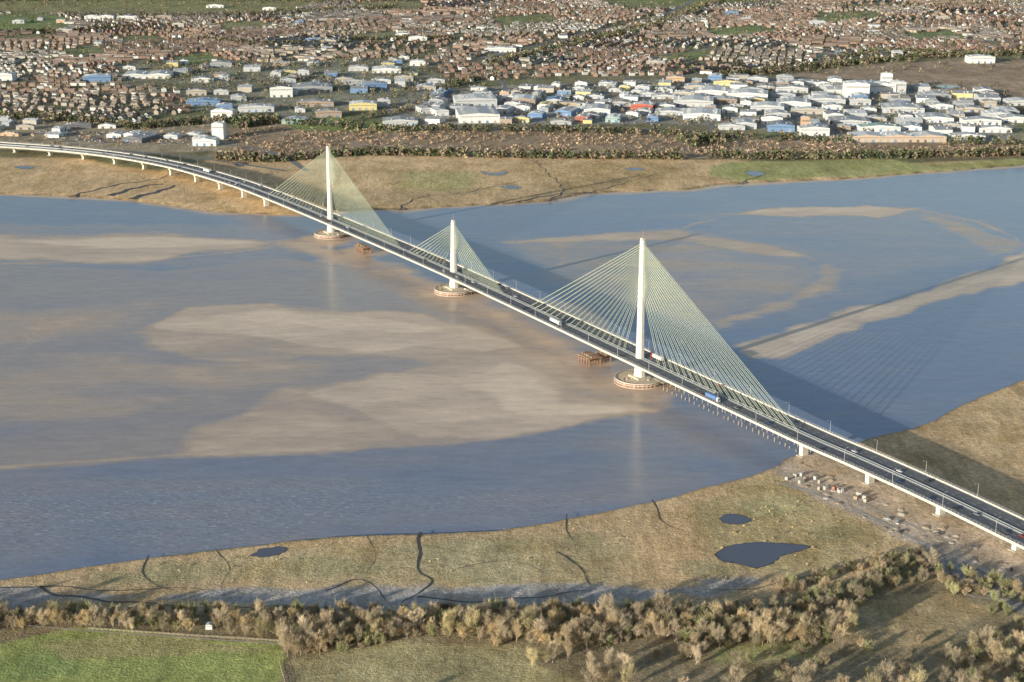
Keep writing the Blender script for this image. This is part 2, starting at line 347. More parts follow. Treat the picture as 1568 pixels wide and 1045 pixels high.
for px,w in (([(1195,740),(1260,760),(1340,795),(1420,835),(1480,860),(1560,900)],3.5),([(1190,722),(1240,735),(1330,775),(1420,815)],2.5)):
    ribbon('gravel_track',px,w,M_track,GZ+.14)
ribbon('gravel_track',[(430,205),(560,222),(700,226),(900,233),(1040,241),(1200,242),(1400,240),(1700,232)],5,M_track,GZ+.14)
ribbon('gravel_track',[(560,238),(760,240),(900,238),(1040,243)],4,M_track,GZ+.14)
ribbon('gravel_track',[(1440,890),(1470,905),(1500,915),(1568,920),(1620,930)],2.2,M_track,GZ+.14)
for px,w in (([(-200,236),(0,232),(120,228),(250,236),(330,246),(440,262)],7),([(-200,212),(0,208),(100,203),(200,206),(300,215),(420,235),(470,262)],9),([(-150,170),(100,176),(240,186),(350,182),(480,184)],9),
    ([(480,184),(560,196),(700,198),(900,196),(1040,200),(1150,205)],8),([(330,160),(420,150),(520,120),(640,100),(720,92),(860,60),(1000,30),(1080,-10)],14),([(640,100),(760,112),(900,112),(1000,125),(1150,120),(1350,145),(1560,155)],11),
    ([(0,95),(160,100),(300,92),(460,100),(560,96)],9),([(100,60),(300,62),(500,50),(700,62)],9),([(760,112),(780,150),(790,192)],9),([(1040,240),(1060,218),(1090,195),(1100,150)],7),([(1190,120),(1210,160),(1260,215)],8),([(900,112),(1050,80),(1300,62),(1600,60)],10),([(850,0),(950,60),(1050,80)],8)):
    ribbon('road',px,w,M_road,GZ+.2)
def pond(px,z=GZ+.18):
    p=cr([S(u,v,z) for u,v in px+[px[0]]],2)[:-1]; p=p+rng.normal(0,.25,p.shape)
    me=bpy.data.meshes.new('pond'); me.from_pydata([(a,b,z) for a,b in p],[],[list(range(len(p)))]); me.materials.append(M_pond); link(bpy.data.objects.new('pond',me))
    c=p.mean(0); q=c+(p-c)*1.05+rng.normal(0,.3,p.shape)
    me=bpy.data.meshes.new('pond_margin'); me.from_pydata([(a,b,z-.03) for a,b in q],[],[list(range(len(q)))]); me.materials.append(M_creek); link(bpy.data.objects.new('pond_margin',me))
big=[(1097,847),(1120,836),(1160,831),(1215,834),(1238,838),(1200,850),(1182,862),(1160,869),(1130,863),(1105,857)]; small=[(1101,794),(1115,787),(1135,789),(1150,797),(1135,802),(1112,802)]
pond(big); pond(small)
pond([(383,851),(400,841),(425,838),(439,840),(430,848),(405,853)])
pond([(735,262),(755,265),(775,263),(770,268),(748,268)]); pond([(765,286),(782,284),(798,287),(785,290)]); pond([(1140,264),(1155,262),(1172,266),(1155,270)]); pond([(20,256),(40,254),(52,257),(36,259)]); pond([(355,250),(368,248),(380,251),(366,255)]);pond([(955,258),(975,257),(985,260),(968,261)])
pond([(1430,132),(1450,130),(1475,133),(1450,136)])

# ---------------------------------------------------------------- bridge
bridge=empty('cable_stayed_bridge')
NP=(104,1195);MP=(-57.6,1478);FP=(-207.6,1727)
def S3(u,v,z): return (*S(u,v,z),z)
cp=[S3(-330,205,8),S3(-140,212,9),S3(-60,217,10),S3(0,222,11),S3(60,226,12),S3(130,232,13.5),S3(200,241,15),S3(270,254,16.5),S3(340,273,17.5),S3(400,293,18.5),(*FP,19.5),(*MP,20.5),(*NP,20),S3(1225,662,17.8),S3(1320,703,16.6),S3(1440,757,15.2),S3(1568,818,13.8),S3(1740,900,12.5),S3(2000,1030,11)]
path=cr(cp,4.0)
for _ in range(6): path[1:-1]=(path[:-2]+2*path[1:-1]+path[2:])/4
seg=np.linalg.norm(np.diff(path,axis=0),axis=1); cum=np.concatenate([[0],np.cumsum(seg)])
def at(s):
    p=np.array([np.interp(s,cum,path[:,k]) for k in range(3)])
    q=np.array([np.interp(s+1,cum,path[:,k]) for k in range(3)])
    t=q-p; t/=np.linalg.norm(t)+1e-9; return p,t,np.array([-t[1],t[0],0])
def s_of(x,y): return cum[np.argmin(np.hypot(path[:,0]-x,path[:,1]-y))]
sF,sM,sN=[s_of(*p) for p in (FP,MP,NP)]
tan=np.gradient(path,axis=0); tan/=np.linalg.norm(tan,axis=1)[:,None]; nor=np.stack([-tan[:,1],tan[:,0],np.zeros(len(path))],1); nor/=np.linalg.norm(nor,axis=1)[:,None]
def sweep(name,prof,mat,parent=bridge):
    k=len(prof); n=len(path); vs=[]
    for i in range(n):
        for o,z in prof: vs.append(tuple(path[i]+nor[i]*o+np.array([0,0,z])))
    fs=[(i*k+j,i*k+(j+1)%k,(i+1)*k+(j+1)%k,(i+1)*k+j) for i in range(n-1) for j in range(k)]
    fs+= [tuple(range(k)),tuple(range((n-1)*k,n*k))[::-1]]
    me=bpy.data.meshes.new(name); me.from_pydata(vs,[],fs); me.materials.append(mat); return link(bpy.data.objects.new(name,me),parent)
def rect(a,b,z0,z1): return [(a,z0),(b,z0),(b,z1),(a,z1)]
sweep('deck_girder',[(-15.9,0),(-15.9,-.8),(-12.5,-1.4),(-5.5,-4.4),(5.5,-4.4),(12.5,-1.4),(15.9,-.8),(15.9,0)],M_deckc)
for sgn in (-1,1):
    a,b=sorted((sgn*15.2,sgn*1.5)); sweep('carriageway',rect(a,b,.01,.12),M_asph)
    a,b=sorted((sgn*15.9,sgn*15.7)); sweep('parapet',rect(a,b,.01,.95),M_conc)
    for zz in (1.35,1.85,2.4): sweep('wind_rail',rect(sgn*15.8-.05,sgn*15.8+.05,zz,zz+.1),M_steel)
    a,b=sorted((sgn*1.5,sgn*1.3)); sweep('median_barrier',rect(a,b,.01,.75),M_steel)
    for o in (14.6,2.3): sweep('edge_line',rect(sgn*o-.10,sgn*o+.10,.122,.135),M_line)
mb=MB(); s=0
while s<cum[-1]-8:
    p,t,nn=at(s); rot=math.atan2(t[1],t[0])
    for o in (-10.6,-6.6,6.6,10.6):
        q=p+nn*o; mb.box(q[0],q[1],q[2]+.125,4,.18,.012,rot,(.75,.75,.72))
    s+=9
mb.obj('lane_dashes',M_attr,bridge)
mb=MB(); s=0
while s<cum[-1]-3:
    p,t,nn=at(s)
    for o in (-15.8,15.8):
        q=p+nn*o; mb.box(q[0],q[1],q[2]+.9,.15,.12,1.6,math.atan2(t[1],t[0]),(.5,.5,.48))
    s+=3
mb.obj('wind_barrier_posts',M_attr,bridge)
CON=(.76,.72,.62)
def mast(name,pos,top,reach_l,reach_r,n,s0):
    mb=MB(); x,y=pos; rot=math.atan2(*(np.array(MP)-np.array(NP))[::-1])
    prof=[(0,11,8.2),(12,8.6,6.6),(20,7.4,6.0),(34,6.8,5.6),(top*.62,5.8,5.0),(top-2.5,4.5,4.1),(top,4.2,3.8)]
    ca,sa=math.cos(rot),math.sin(rot); vs=[];k=8
    for z,a,b in prof:
        ch=.28
        for u,v in ((.5-ch,-.5),(.5,-.5+ch),(.5,.5-ch),(.5-ch,.5),(-.5+ch,.5),(-.5,.5-ch),(-.5,-.5+ch),(-.5+ch,-.5)):
            px,py=u*a,v*b; vs.append((x+px*ca-py*sa,y+px*sa+py*ca,min(z+3,top)))
    fs=[(i*k+j,i*k+(j+1)%k,(i+1)*k+(j+1)%k,(i+1)*k+j) for i in range(len(prof)-1) for j in range(k)]+[tuple(range((len(prof)-1)*k,len(prof)*k))]
    mb.add(vs,fs,CON)
    mb.box(x,y,top,3.2,2.6,1.6,rot,CON); mb.tube((x,y,top+1.6),(x,y,top+8),.18,.1,5,(.5,.35,.3))
    mb.box(x,y,3.2,15,12,1.6,rot,(.55,.5,.42))
    mb.obj(name+'_mast',M_attr,bridge)
    cb=MB()
    for side,reach in ((-1,reach_l),(1,reach_r)):
        for i in range(1,n+1):
            dist=16+(reach-16)*i/n; p,t,nn=at(s0+side*dist)
            zt=top-2.5-(1-i/n)*.36*(top-20)
            for o in (-.75,.75):
                a=np.array([x,y,zt])+nn*o; b=p+nn*o+np.array([0,0,.4])
                cb.tube(tuple(a),tuple(b),.15,.15,4,(.6,.66,.5))
    me=cb.mesh(name+'_stay_cables',M_cable); link(bpy.data.objects.new(name+'_stay_cables',me),bridge)
mast('far_pylon',FP,102,172,174,17,sF)
mast('centre_pylon',MP,71,98,98,10,sM)
mast('near_pylon',NP,118,178,192,19,sN)
mb=MB()
def pier(s,z0=0):
    p,t,nn=at(s); rot=math.atan2(nn[1],nn[0]); h=p[2]-4.35-z0
    mb.box(p[0],p[1],z0,5.5,3.4,h*.6,rot,CON,None,1.0,1.0); mb.box(p[0],p[1],z0+h*.6,5.5,3.4,h*.4,rot,CON,None,1.9,1.05)
    mb.box(p[0],p[1],z0-.5,9,6,1.2,rot,(.5,.46,.4))
s=sF-183
while s>5: pier(s,1.5); s-=66
s=sN+200
while s<cum[-1]-5: pier(s,1.5); s+=63
mb.obj('approach_piers',M_attr,bridge)
lb=MB(); lb.tube((0,0,0),(0,0,10),.17,.11,6,(.5,.5,.5)); lb.tube((0,0,10),(2.2,0,10.5),.08,.07,5,(.5,.5,.5)); lb.box(2.6,0,10.4,1.1,.4,.2,0,(.6,.6,.6))
lme=lb.mesh('street_lamp',M_attr); s=8
while s<cum[-1]:
    p,t,nn=at(s)
    for sg in (-1,1):
        if min(abs(s-q) for q in (sF,sM,sN))<8: continue
        o=bpy.data.objects.new('street_lamp',lme); q=p+nn*sg*15.45; o.location=(q[0],q[1],q[2]+.1); o.rotation_euler=(0,0,math.atan2(-sg*nn[1],-sg*nn[0])); link(o)
    s+=44
RUST=(.34,.19,.12)
def island(pos,r,plat):
    mb=MB(); x,y=pos; n=72; zt=3.3
    ring=[(x+(r+(.35 if i%2 else -.35))*math.cos(6.2832*i/n),y+(r+(.35 if i%2 else -.35))*math.sin(6.2832*i/n)) for i in range(n)]
    vs=[(a,b,-1.5) for a,b in ring]+[(a,b,zt) for a,b in ring]
    mb.add(vs,[(i,(i+1)%n,n+(i+1)%n,n+i) for i in range(n)]+[tuple(range(n,2*n))],[RUST if i%5 else (.44,.33,.25) for i in range(n)]+[(.60,.52,.41)])
    for rr,z,h in ((r+.9,2.0,.5),(r+1.1,-.2,.6),(r+.5,zt,.7)):
        vs=[]
        for q,zz in ((rr,z),(rr,z+h),(rr-.8,z+h)):
            vs+=[(x+q*math.cos(6.2832*i/n),y+q*math.sin(6.2832*i/n),zz) for i in range(n)]
        mb.add(vs,[(k*n+i,k*n+(i+1)%n,(k+1)*n+(i+1)%n,(k+1)*n+i) for k in (0,1) for i in range(n)],(.66,.58,.50))
    for q in range(9): 
        a=random.uniform(0,6.28); d=random.uniform(8,r-3); mb.box(x+d*math.cos(a),y+d*math.sin(a),zt,random.uniform(1.5,4),random.uniform(1,2),random.uniform(.4,1.4),a,random.choice([(.5,.45,.38),(.3,.2,.12),(.6,.58,.5)]),None,.8,.8)
    px,py,rot,L,Wd=plat
    mb.box(px,py,3.0,L,Wd,.7,rot,(.42,.35,.27),(.54,.48,.39))
    ca,sa=math.cos(rot),math.sin(rot)
    i=-L/2+1
    while i<L/2:
        for j in (-Wd/2+.6,0,Wd/2-.6): mb.tube((px+i*ca-j*sa,py+i*sa+j*ca,-1.5),(px+i*ca-j*sa,py+i*sa+j*ca,3.0),.4,.4,6,(.2,.16,.12))
        i+=4
    mb.obj('cofferdam_island')
drot=math.atan2(*(np.array(MP)-np.array(NP))[::-1])
island(NP,20,(NP[0]+26,NP[1]-4,drot+1.57,26,13)); island(MP,19,(MP[0]+24,MP[1]-3,drot+1.57,22,11)); island(FP,18.5,(FP[0]+18,FP[1]-4,drot+1.57,18,9))
def trestle(u,v,L,Wd):
    x,y=S(u,v,0); mb=MB(); ca,sa=math.cos(drot),math.sin(drot)
    i=-L/2+.6
    while i<L/2:
        for j in (-Wd/2+.5,Wd/2-.5): mb.tube((x+i*ca-j*sa,y+i*sa+j*ca,-1.5),(x+i*ca-j*sa,y+i*sa+j*ca,6),.55,.55,7,RUST)
        i+=4
    mb.box(x,y,4.2,L,Wd,.5,drot,(.3,.2,.14)); mb.box(x,y,6,L+1,Wd+1,.7,drot,(.33,.2,.13),(.36,.3,.24))
    for k in range(5):
        e=(k-2)*L/5; mb.box(x+e*ca,y+e*sa,6.7,2.4,Wd*.6,1.3,drot,random.choice([RUST,(.4,.3,.22),(.22,.18,.14)]),None,.8,.8)
    mb.obj('construction_trestle')
trestle(903,556,17,12); trestle(925,552,14,6); trestle(556,386,22,10)
mb=MB()
for k in range(30):
    p,t,nn=at(sN+26+k*6)
    for o in (4,12): 
        q=p+nn*o+t*random.uniform(-1.5,1.5); mb.tube((q[0],q[1],-1.5),(q[0],q[1],random.uniform(1.5,4)),.4,.4,6,(.42,.34,.27))
mb.obj('jetty_piles')

# ---------------------------------------------------------------- vehicles
def carmesh(c):
    mb=MB(); L=4.4
    mb.box(0,0,.35,L,1.8,.5,0,c,None,.98,.96); mb.box(.0,0,.85,L*.96,1.72,.12,0,c,None,.8,.9)
    mb.box(-.25,0,.97,2.6,1.55,.45,0,(.03,.035,.04),None,.72,.86); mb.box(-.25,0,1.42,1.85,1.32,.06,0,c)
    for x in (-1.35,1.35):
        for y in (-.8,.8): mb.tube((x,y-.12,.33),(x,y+.12,.33),.33,.33,10,(.02,.02,.02))
    mb.box(2.18,.6,.6,.06,.35,.15,0,(.8,.8,.75)); mb.box(2.18,-.6,.6,.06,.35,.15,0,(.8,.8,.75))
    return mb.mesh('car',M_paint)
CC=[(.6,.6,.6),(.75,.75,.75),(.04,.04,.05),(.25,.27,.3),(.3,.05,.04),(.06,.1,.22),(.12,.12,.13)]
cars=[carmesh(c) for c in CC]
def lorrymesh(c,cab):
    mb=MB(); mb.box(-2,0,1.2,12.5,2.5,2.9,0,c); mb.box(-2,0,.9,12.3,2.2,.3,0,(.05,.05,.05))
    mb.box(5.9,0,.6,2.2,2.4,2.5,0,cab,None,.9,.95); mb.box(6.85,0,1.9,.25,2.1,.9,0,(.03,.03,.04),None,.6,.95); mb.box(5.6,0,3.1,1.4,2.0,.8,0,cab,None,.6,.9)
    for x in (-7,-5.7,-4.4,3.6,6.1):
        for y in (-1.1,1.1): mb.tube((x,y-.15,.5),(x,y+.15,.5),.5,.5,10,(.02,.02,.02))
    return mb.mesh('lorry',M_paint)
lorries=[lorrymesh((.8,.8,.8),(.75,.75,.75)),lorrymesh((.14,.25,.5),(.7,.7,.72)),lorrymesh((.7,.68,.62),(.4,.06,.05))]
def put(me,name,s,o,flip):
    p,t,nn=at(s); q=p+nn*o; ob=bpy.data.objects.new(name,me); ob.location=(q[0],q[1],q[2]+.13)
    ob.rotation_euler=(0,0,math.atan2(t[1],t[0])+(math.pi if flip else 0)); link(ob)
used=[]
for i in range(130):
    s=random.uniform(10,cum[-1]-10); lane=random.choice([-12.6,-8.6,-4.6,4.6,8.6,12.6])
    if any(abs(s-a)<14 and l==lane for a,l in used): continue
    used.append((s,lane)); put(random.choice(cars),'car',s,lane,lane>0)
for (u,v,lo,m_,fl) in ((862,496,-9,0,0),(1108,607,-12,1,0),(300,263,5,0,1),(1000,552,9,2,1)):
    x,y=S(u,v,20); put(lorries[m_],'lorry',s_of(x,y),lo,fl)

# ---------------------------------------------------------------- industrial buildings
WHT=(.76,.76,.74);GRY=(.40,.41,.42);LG=(.56,.57,.57);BRN=(.42,.33,.26);BLU=(.18,.30,.50);RED=(.48,.16,.11);YEL=(.70,.60,.30);DRK=(.16,.16,.17);TEAL=(.38,.52,.48);ORG=(.60,.42,.28);STN=(.52,.47,.40)
foot=[]
def warehouse(u,v,wpx,dm,h,wall,roof,rot=0,name='warehouse'):
    x,y=S(u,v,GZ); t=math.hypot(x,y,H)*.985; w=wpx*t/F; rot=math.radians(rot); foot.append((x,y,max(w,dm)*.55))
    mb=MB(); bays=max(1,int(w/38)); ca,sa=math.cos(rot),math.sin(rot)
    for i in range(bays):
        e=(i-(bays-1)/2)*w/bays; mb.gable(x+e*ca,y+e*sa,GZ,dm,w/bays-.02,h,min(2.5,w/bays*.08)+.3,rot+math.pi/2,wall,roof)
    nn_=int(w/12)
    for i in range(nn_):
        e=(i-(nn_-1)/2)*w/max(nn_,1)*.95; fx,fy=e,-dm/2-.1
        mb.box(x+fx*ca-fy*sa,y+fx*sa+fy*ca,GZ,4,.3,min(4,h*.6),rot,random.choice([DRK,GRY,BLU]))
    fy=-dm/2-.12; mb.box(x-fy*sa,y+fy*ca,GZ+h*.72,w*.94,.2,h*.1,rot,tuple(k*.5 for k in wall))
    for i in range(int(w/15)):
        e=random.uniform(-.42,.42)*w; q=random.uniform(-.3,.3)*dm
        mb.box(x+e*ca-q*sa,y+e*sa+q*ca,GZ+h+.6,2.2,2.2,2.4,rot,LG)
    for i in range(int(dm/9)):
        q=(i-int(dm/9)/2+.5)*9
        for sd in (-.27,.27):
            e=sd*w/bays; mb.box(x+e*ca-q*sa,y+e*sa+q*ca,GZ+h+.75,w/bays*.28,1.0,.6,rot,tuple(k*.75 for k in roof))
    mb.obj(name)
for a in [(731,183,62,85,14,WHT,LG,6),(727,160,64,60,13,LG,WHT,6),(766,79,48,40,9,WHT,WHT,0),(803,158,36,60,10,BRN,WHT,-4),(613,190,54,40,8,LG,GRY,4),(343,182,34,22,15,WHT,WHT,-8),(316,222,36,22,9,WHT,WHT,-5),(336,212,18,18,24,WHT,WHT,-5),
  (483,162,56,30,8,BRN,GRY,6),(478,138,60,60,9,GRY,GRY,8),(431,148,34,24,18,WHT,DRK,8),(393,170,54,30,9,LG,LG,5),(556,167,42,36,11,YEL,WHT,5),(452,188,40,30,7,TEAL,LG,5),(312,160,50,40,8,BLU,(.35,.45,.58),8),(216,215,34,50,7,DRK,GRY,-20),(205,212,16,30,9,WHT,WHT,-20),
  (228,118,70,60,8,WHT,LG,5),(150,125,40,30,12,BLU,WHT,8),(10,124,24,30,15,WHT,LG,0),(153,29,42,30,9,WHT,LG,4),(196,30,30,30,9,WHT,LG,4),(252,29,24,20,8,BRN,LG,0),(592,110,44,50,8,WHT,WHT,4),(549,108,30,30,8,LG,LG,4),(640,100,24,30,9,WHT,WHT,0),(640,62,28,24,9,WHT,LG,0),(330,12,26,20,8,WHT,LG,0),(413,16,20,20,8,WHT,LG,0),
  (588,163,18,20,12,LG,WHT,10),(650,172,18,40,9,LG,GRY,20),(672,175,20,45,9,WHT,LG,20),(835,166,20,40,8,WHT,YEL,-10),(850,158,26,40,8,LG,BLU,-5),(868,175,28,50,8,BLU,LG,-20),(893,185,22,30,8,RED,LG,-10),(915,172,40,60,9,WHT,LG,-5),(940,185,22,40,8,TEAL,WHT,-10),(985,168,34,34,10,(.5,.14,.09),WHT,-15),(1000,185,18,30,8,BLU,LG,-10),
  (1075,180,56,70,10,WHT,WHT,-8),(1062,160,60,60,10,LG,WHT,-8),(1090,145,50,60,10,WHT,WHT,-8),(1140,195,34,40,9,LG,LG,-5),(1120,198,40,20,7,LG,LG,-5),(1145,150,60,60,11,WHT,WHT,-10),(1175,168,50,50,9,LG,WHT,-10),(1215,163,50,50,10,WHT,LG,-8),(1262,158,60,50,10,LG,WHT,-8),(1310,148,36,40,26,WHT,WHT,-5),(1338,142,60,40,18,WHT,WHT,-5),(1356,140,16,16,34,WHT,WHT,-5),(1374,143,22,24,22,LG,WHT,-5),
  (1372,215,140,40,9,(.60,.47,.36),WHT,0),(1345,200,60,30,8,WHT,TEAL,0),(1245,206,44,30,12,WHT,LG,0),(1232,202,12,12,24,ORG,WHT,0),(1190,180,34,40,9,LG,LG,0),(1300,190,60,50,8,LG,GRY,-6),(1380,170,60,60,9,LG,LG,-6),(1430,185,50,50,8,WHT,LG,-6),(1480,214,50,24,8,WHT,LG,-4),(1500,96,38,34,14,WHT,WHT,0),(1526,180,40,40,9,LG,WHT,-6),(1550,186,40,34,8,WHT,LG,0),(1430,150,44,34,8,GRY,LG,0),(1560,160,40,40,8,LG,WHT,0),
  (120,196,40,14,6,DRK,GRY,4),(40,198,26,14,6,STN,GRY,4),(165,196,26,14,5,WHT,LG,4),(265,212,22,20,6,LG,LG,-10)]:
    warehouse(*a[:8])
def clear(x,y,r):
    return all((x-a)**2+(y-b)**2>(r+c)**2 for a,b,c in foot)
def fill(poly,n,wr,dr,hr,rot):
    p=W(poly); mn,mx=p.min(0),p.max(0); k=0; tr=0
    while k<n and tr<n*40:
        tr+=1; x=random.uniform(mn[0],mx[0]); y=random.uniform(mn[1],mx[1])
        if sdf(p,np.array([x]),np.array([y]))[0]<10: continue
        w=random.uniform(*wr); dd=random.uniform(*dr)
        if not clear(x,y,max(w,dd)*.5): continue
        dep=y*CP+(H-GZ)*SP; u=784+F*x/dep; v=522.5+F*((H-GZ)*CP-y*SP)/dep
        wall=random.choice([WHT,WHT,LG,LG,GRY,BRN,STN,WHT,BRN,LG,STN,WHT,LG,WHT,LG,STN,GRY,BLU,YEL,ORG]); roof=random.choice([LG,WHT,GRY,LG,GRY,(.3,.31,.33),LG,(.42,.38,.34),GRY,WHT])
        warehouse(u,v,w*F/dep,dd,random.uniform(*hr),wall,roof,rot+random.choice([0,0,90])+random.uniform(-6,6)); k+=1
fill([(640,140),(1010,125),(1020,190),(800,192),(650,190)],55,(14,38),(14,38),(5,9),-12)
fill([(1010,122),(1180,118),(1540,145),(1560,212),(1300,220),(1150,195),(1010,190)],85,(18,60),(16,48),(5,11),-6)
fill([(190,98),(640,88),(690,130),(560,165),(480,188),(300,172),(280,130),(190,130)],42,(16,50),(14,38),(5,10),6)
fill([(0,180),(120,195),(340,200),(340,220),(150,220),(0,212)],9,(14,30),(12,24),(4,7),-10)
fill([(600,30),(1500,10),(1500,80),(1000,110),(600,90)],20,(16,45),(14,30),(5,9),0)
fill([(0,20),(600,20),(600,80),(0,80)],14,(16,45),(14,30),(5,9),0)
fill([(-250,180),(0,180),(0,215),(-250,215)],8,(16,45),(14,30),(5,9),0)

# ---------------------------------------------------------------- housing
Hz=[W(p) for p in ([(-500,-25),(720,-25),(700,62),(640,86),(560,90),(470,96),(190,94),(190,132),(280,135),(300,172),(200,190),(100,180),(-500,165)],
    [(710,-25),(2000,-25),(2000,80),(1500,78),(1350,90),(1180,112),(1000,118),(860,118),(690,128),(650,90),(700,62)])]
openp=[W(p) for p in GREENS+[[(690,100),(1130,-10),(1150,-10),(730,100)]]]
seeds=[]
for gx in range(-13,14):
    for gy in range(0,15):
        seeds.append((gx*240+random.uniform(-90,90),2350+gy*240+random.uniform(-90,90)))
seeds=np.array(seeds); fa=np.array(foot)
streets=MB(); nh=0
for si,(sx,sy) in enumerate(seeds):
    if abs(sx)>sy*.42+150: continue
    rot=random.choice([.2,.2,-.5,1.1,0])+random.uniform(-.4,.4); terr=random.random()<.2; sp=random.uniform(28,40)
    hues=random.choice([((.34,.21,.155),(.16,.14,.125)),((.37,.25,.19),(.19,.165,.14)),((.41,.34,.27),(.17,.155,.145)),((.32,.22,.17),(.21,.165,.135)),((.48,.45,.39),(.16,.15,.14))])
    rows=np.arange(-190,190,sp); stp=30 if terr else random.uniform(15,21)
    al=np.arange(-190,190,stp); A,B=np.meshgrid(al,rows); bend=random.uniform(-.0018,.0018); B2=B+bend*A*A
    A=A.ravel()+rng.uniform(-3,3,A.size); B2=B2.ravel()+rng.uniform(-2,2,B2.size)
    px=sx+A*math.cos(rot)-B2*math.sin(rot); py=sy+A*math.sin(rot)+B2*math.cos(rot)
    near=np.argmin((px[:,None]-seeds[:,0])**2+(py[:,None]-seeds[:,1])**2,axis=1)==si
    inz=np.maximum(sdf(Hz[0],px,py),sdf(Hz[1],px,py))>5
    for q in openp: inz&=sdf(q,px,py)<0
    inz&=(((px[:,None]-fa[:,0])**2+(py[:,None]-fa[:,1])**2)>(fa[:,2]+12)**2).all(1)
    ok=near&inz&(rng.random(len(px))<.82)
    if ok.sum()<4: continue
    mb=MB()
    for x,y in zip(px[ok],py[ok]):
        L=stp-4 if terr else random.choice([9,11,13]); j=random.uniform(.7,1.35); wc=hues[0] if random.random()<.7 else random.choice([(.62,.59,.54),(.36,.25,.19),(.68,.67,.64)])
        rj=random.uniform(.7,1.8); r_=rot+random.uniform(-.12,.12)+(0 if random.random()<.85 else 1.57)
        mb.gable(x,y,GZ,L,8.2,5.3,2.9,r_,tuple(k*j for k in wc),tuple(k*rj for k in hues[1]))
        mb.box(x+L*.3*math.cos(r_),y+L*.3*math.sin(r_),GZ+7,.9,.9,2.2,r_,(.26,.15,.1)); nh+=1
        if random.random()<.35: mb.box(x+9*math.cos(r_+1.2),y+9*math.sin(r_+1.2),GZ,4,3,2.4,r_,(.4,.37,.33),(.3,.29,.27))
    mb.obj('housing_estate',M_house)
    for b in rows[::2]+sp/2:
        aa=np.arange(-180,180,20.); bb=b+bend*aa*aa
        qx=sx+aa*math.cos(rot)-bb*math.sin(rot); qy=sy+aa*math.sin(rot)+bb*math.cos(rot)
        nr=(np.argmin((qx[:,None]-seeds[:,0])**2+(qy[:,None]-seeds[:,1])**2,axis=1)==si)&(np.maximum(sdf(Hz[0],qx,qy),sdf(Hz[1],qx,qy))>0)
        for x,y,f_ in zip(qx,qy,nr):
            if f_: streets.box(x,y,GZ+.1,20.5,6,.08,rot,(.27,.265,.26))
streets.obj('residential_streets')

# ---------------------------------------------------------------- distant trees mass
def scatter(poly,n,z=GZ):
    p=W(poly,z); mn,mx=p.min(0),p.max(0); out=np.zeros((0,2))
    while len(out)<n:
        q=rng.uniform(mn,mx,(n*2,2)); out=np.concatenate([out,q[sdf(p,q[:,0],q[:,1])>0]])
    return out[:n]
pondw=[W(big),W(small)]
def mass(name,pts,r0,r1,hr,pal,nq=24,filt=True):
    if filt and len(pts):
        k=(((pts[:,0][:,None]-fa[:,0])**2+(pts[:,1][:,None]-fa[:,1])**2)>(fa[:,2]*.9)**2).all(1); pts=pts[k]
    for q in pondw: pts=pts[sdf(q,pts[:,0],pts[:,1])<-1.5]
    n=len(pts); r=rng.uniform(r0,r1,n); pal=np.array(pal); pc=pal[rng.integers(0,len(pal),n)]*rng.uniform(.6,1.4,(n,1))
    d=rng.normal(size=(n,nq,3)); d/=np.linalg.norm(d,axis=2,keepdims=True); rad=rng.uniform(.35,1,(n,nq,1))**.5
    c=d*rad*r[:,None,None]; c[:,:,2]=c[:,:,2]*hr+r[:,None]*hr
    c[:,:,0]+=pts[:,0][:,None]; c[:,:,1]+=pts[:,1][:,None]; c[:,:,2]+=GZ
    a=rng.normal(size=(n,nq,3)); a/=np.linalg.norm(a,axis=2,keepdims=True); b=np.cross(a,rng.normal(size=(n,nq,3))); b/=np.linalg.norm(b,axis=2,keepdims=True)
    sz=(r[:,None,None]*rng.uniform(.18,.42,(n,nq,1)))
    vs=np.stack([c-a*sz-b*sz*.7,c+a*sz-b*sz*.6,c+a*sz*.8+b*sz,c-a*sz*.7+b*sz*.8],2).reshape(-1,3)
    fs=np.arange(len(vs)).reshape(-1,4)
    cols=np.repeat((pc[:,None,:]*rng.uniform(.7,1.35,(n,nq,1))).reshape(-1,3),4,axis=0)
    me=npmesh(name,vs,fs,cols,M_far); link(bpy.data.objects.new(name,me))
TB=[(.24,.20,.135),(.28,.225,.16),(.18,.17,.10),(.13,.155,.08),(.30,.245,.175),(.22,.21,.12)]
tp=np.concatenate([scatter([(-500,-25),(2000,-25),(2000,100),(1200,118),(700,130),(640,100),(200,190),(-500,165)],12500),
  scatter([(190,98),(640,88),(690,130),(560,165),(480,188),(300,172),(280,130),(190,130)],800),scatter([(600,130),(1540,130),(1560,215),(1300,222),(1000,190),(600,192)],750)])
tp=tp[(wob(tp[:,0],tp[:,1],160,77)+rng.uniform(-.8,.8,len(tp)))>-.45]
mass('distant_town_trees',tp,2.5,5,1.15,TB,14)
bands=[([(1130,-12),(1050,22),(960,50),(880,70),(800,88),(760,100)],26,700),([(1100,118),(1250,104),(1400,90),(1560,84),(1800,80)],22,700),([(520,190),(640,165),(700,130),(760,118)],10,120),([(0,180),(100,185),(200,196),(300,190),(400,185)],20,300),([(100,25),(300,26),(450,20),(600,12)],25,500),([(-100,50),(100,50),(200,42)],20,300),([(330,245),(420,248),(560,238),(800,242),(1040,244)],7,450),([(1090,243),(1300,243),(1568,238),(1800,234)],9,450),([(370,196),(400,190),(440,188)],14,120),([(1055,225),(1075,215),(1100,222)],22,90),([(1300,90),(1360,80),(1450,86)],30,200),([(440,190),(600,200),(800,202),(1000,206),(1200,216),(1568,222)],9,400),([(680,60),(560,62),(420,70),(300,60)],14,250),([(-100,4),(200,0),(500,2),(900,0)],40,500),([(1150,6),(1300,12),(1568,6),(1700,0)],30,300)]
bp_=[]
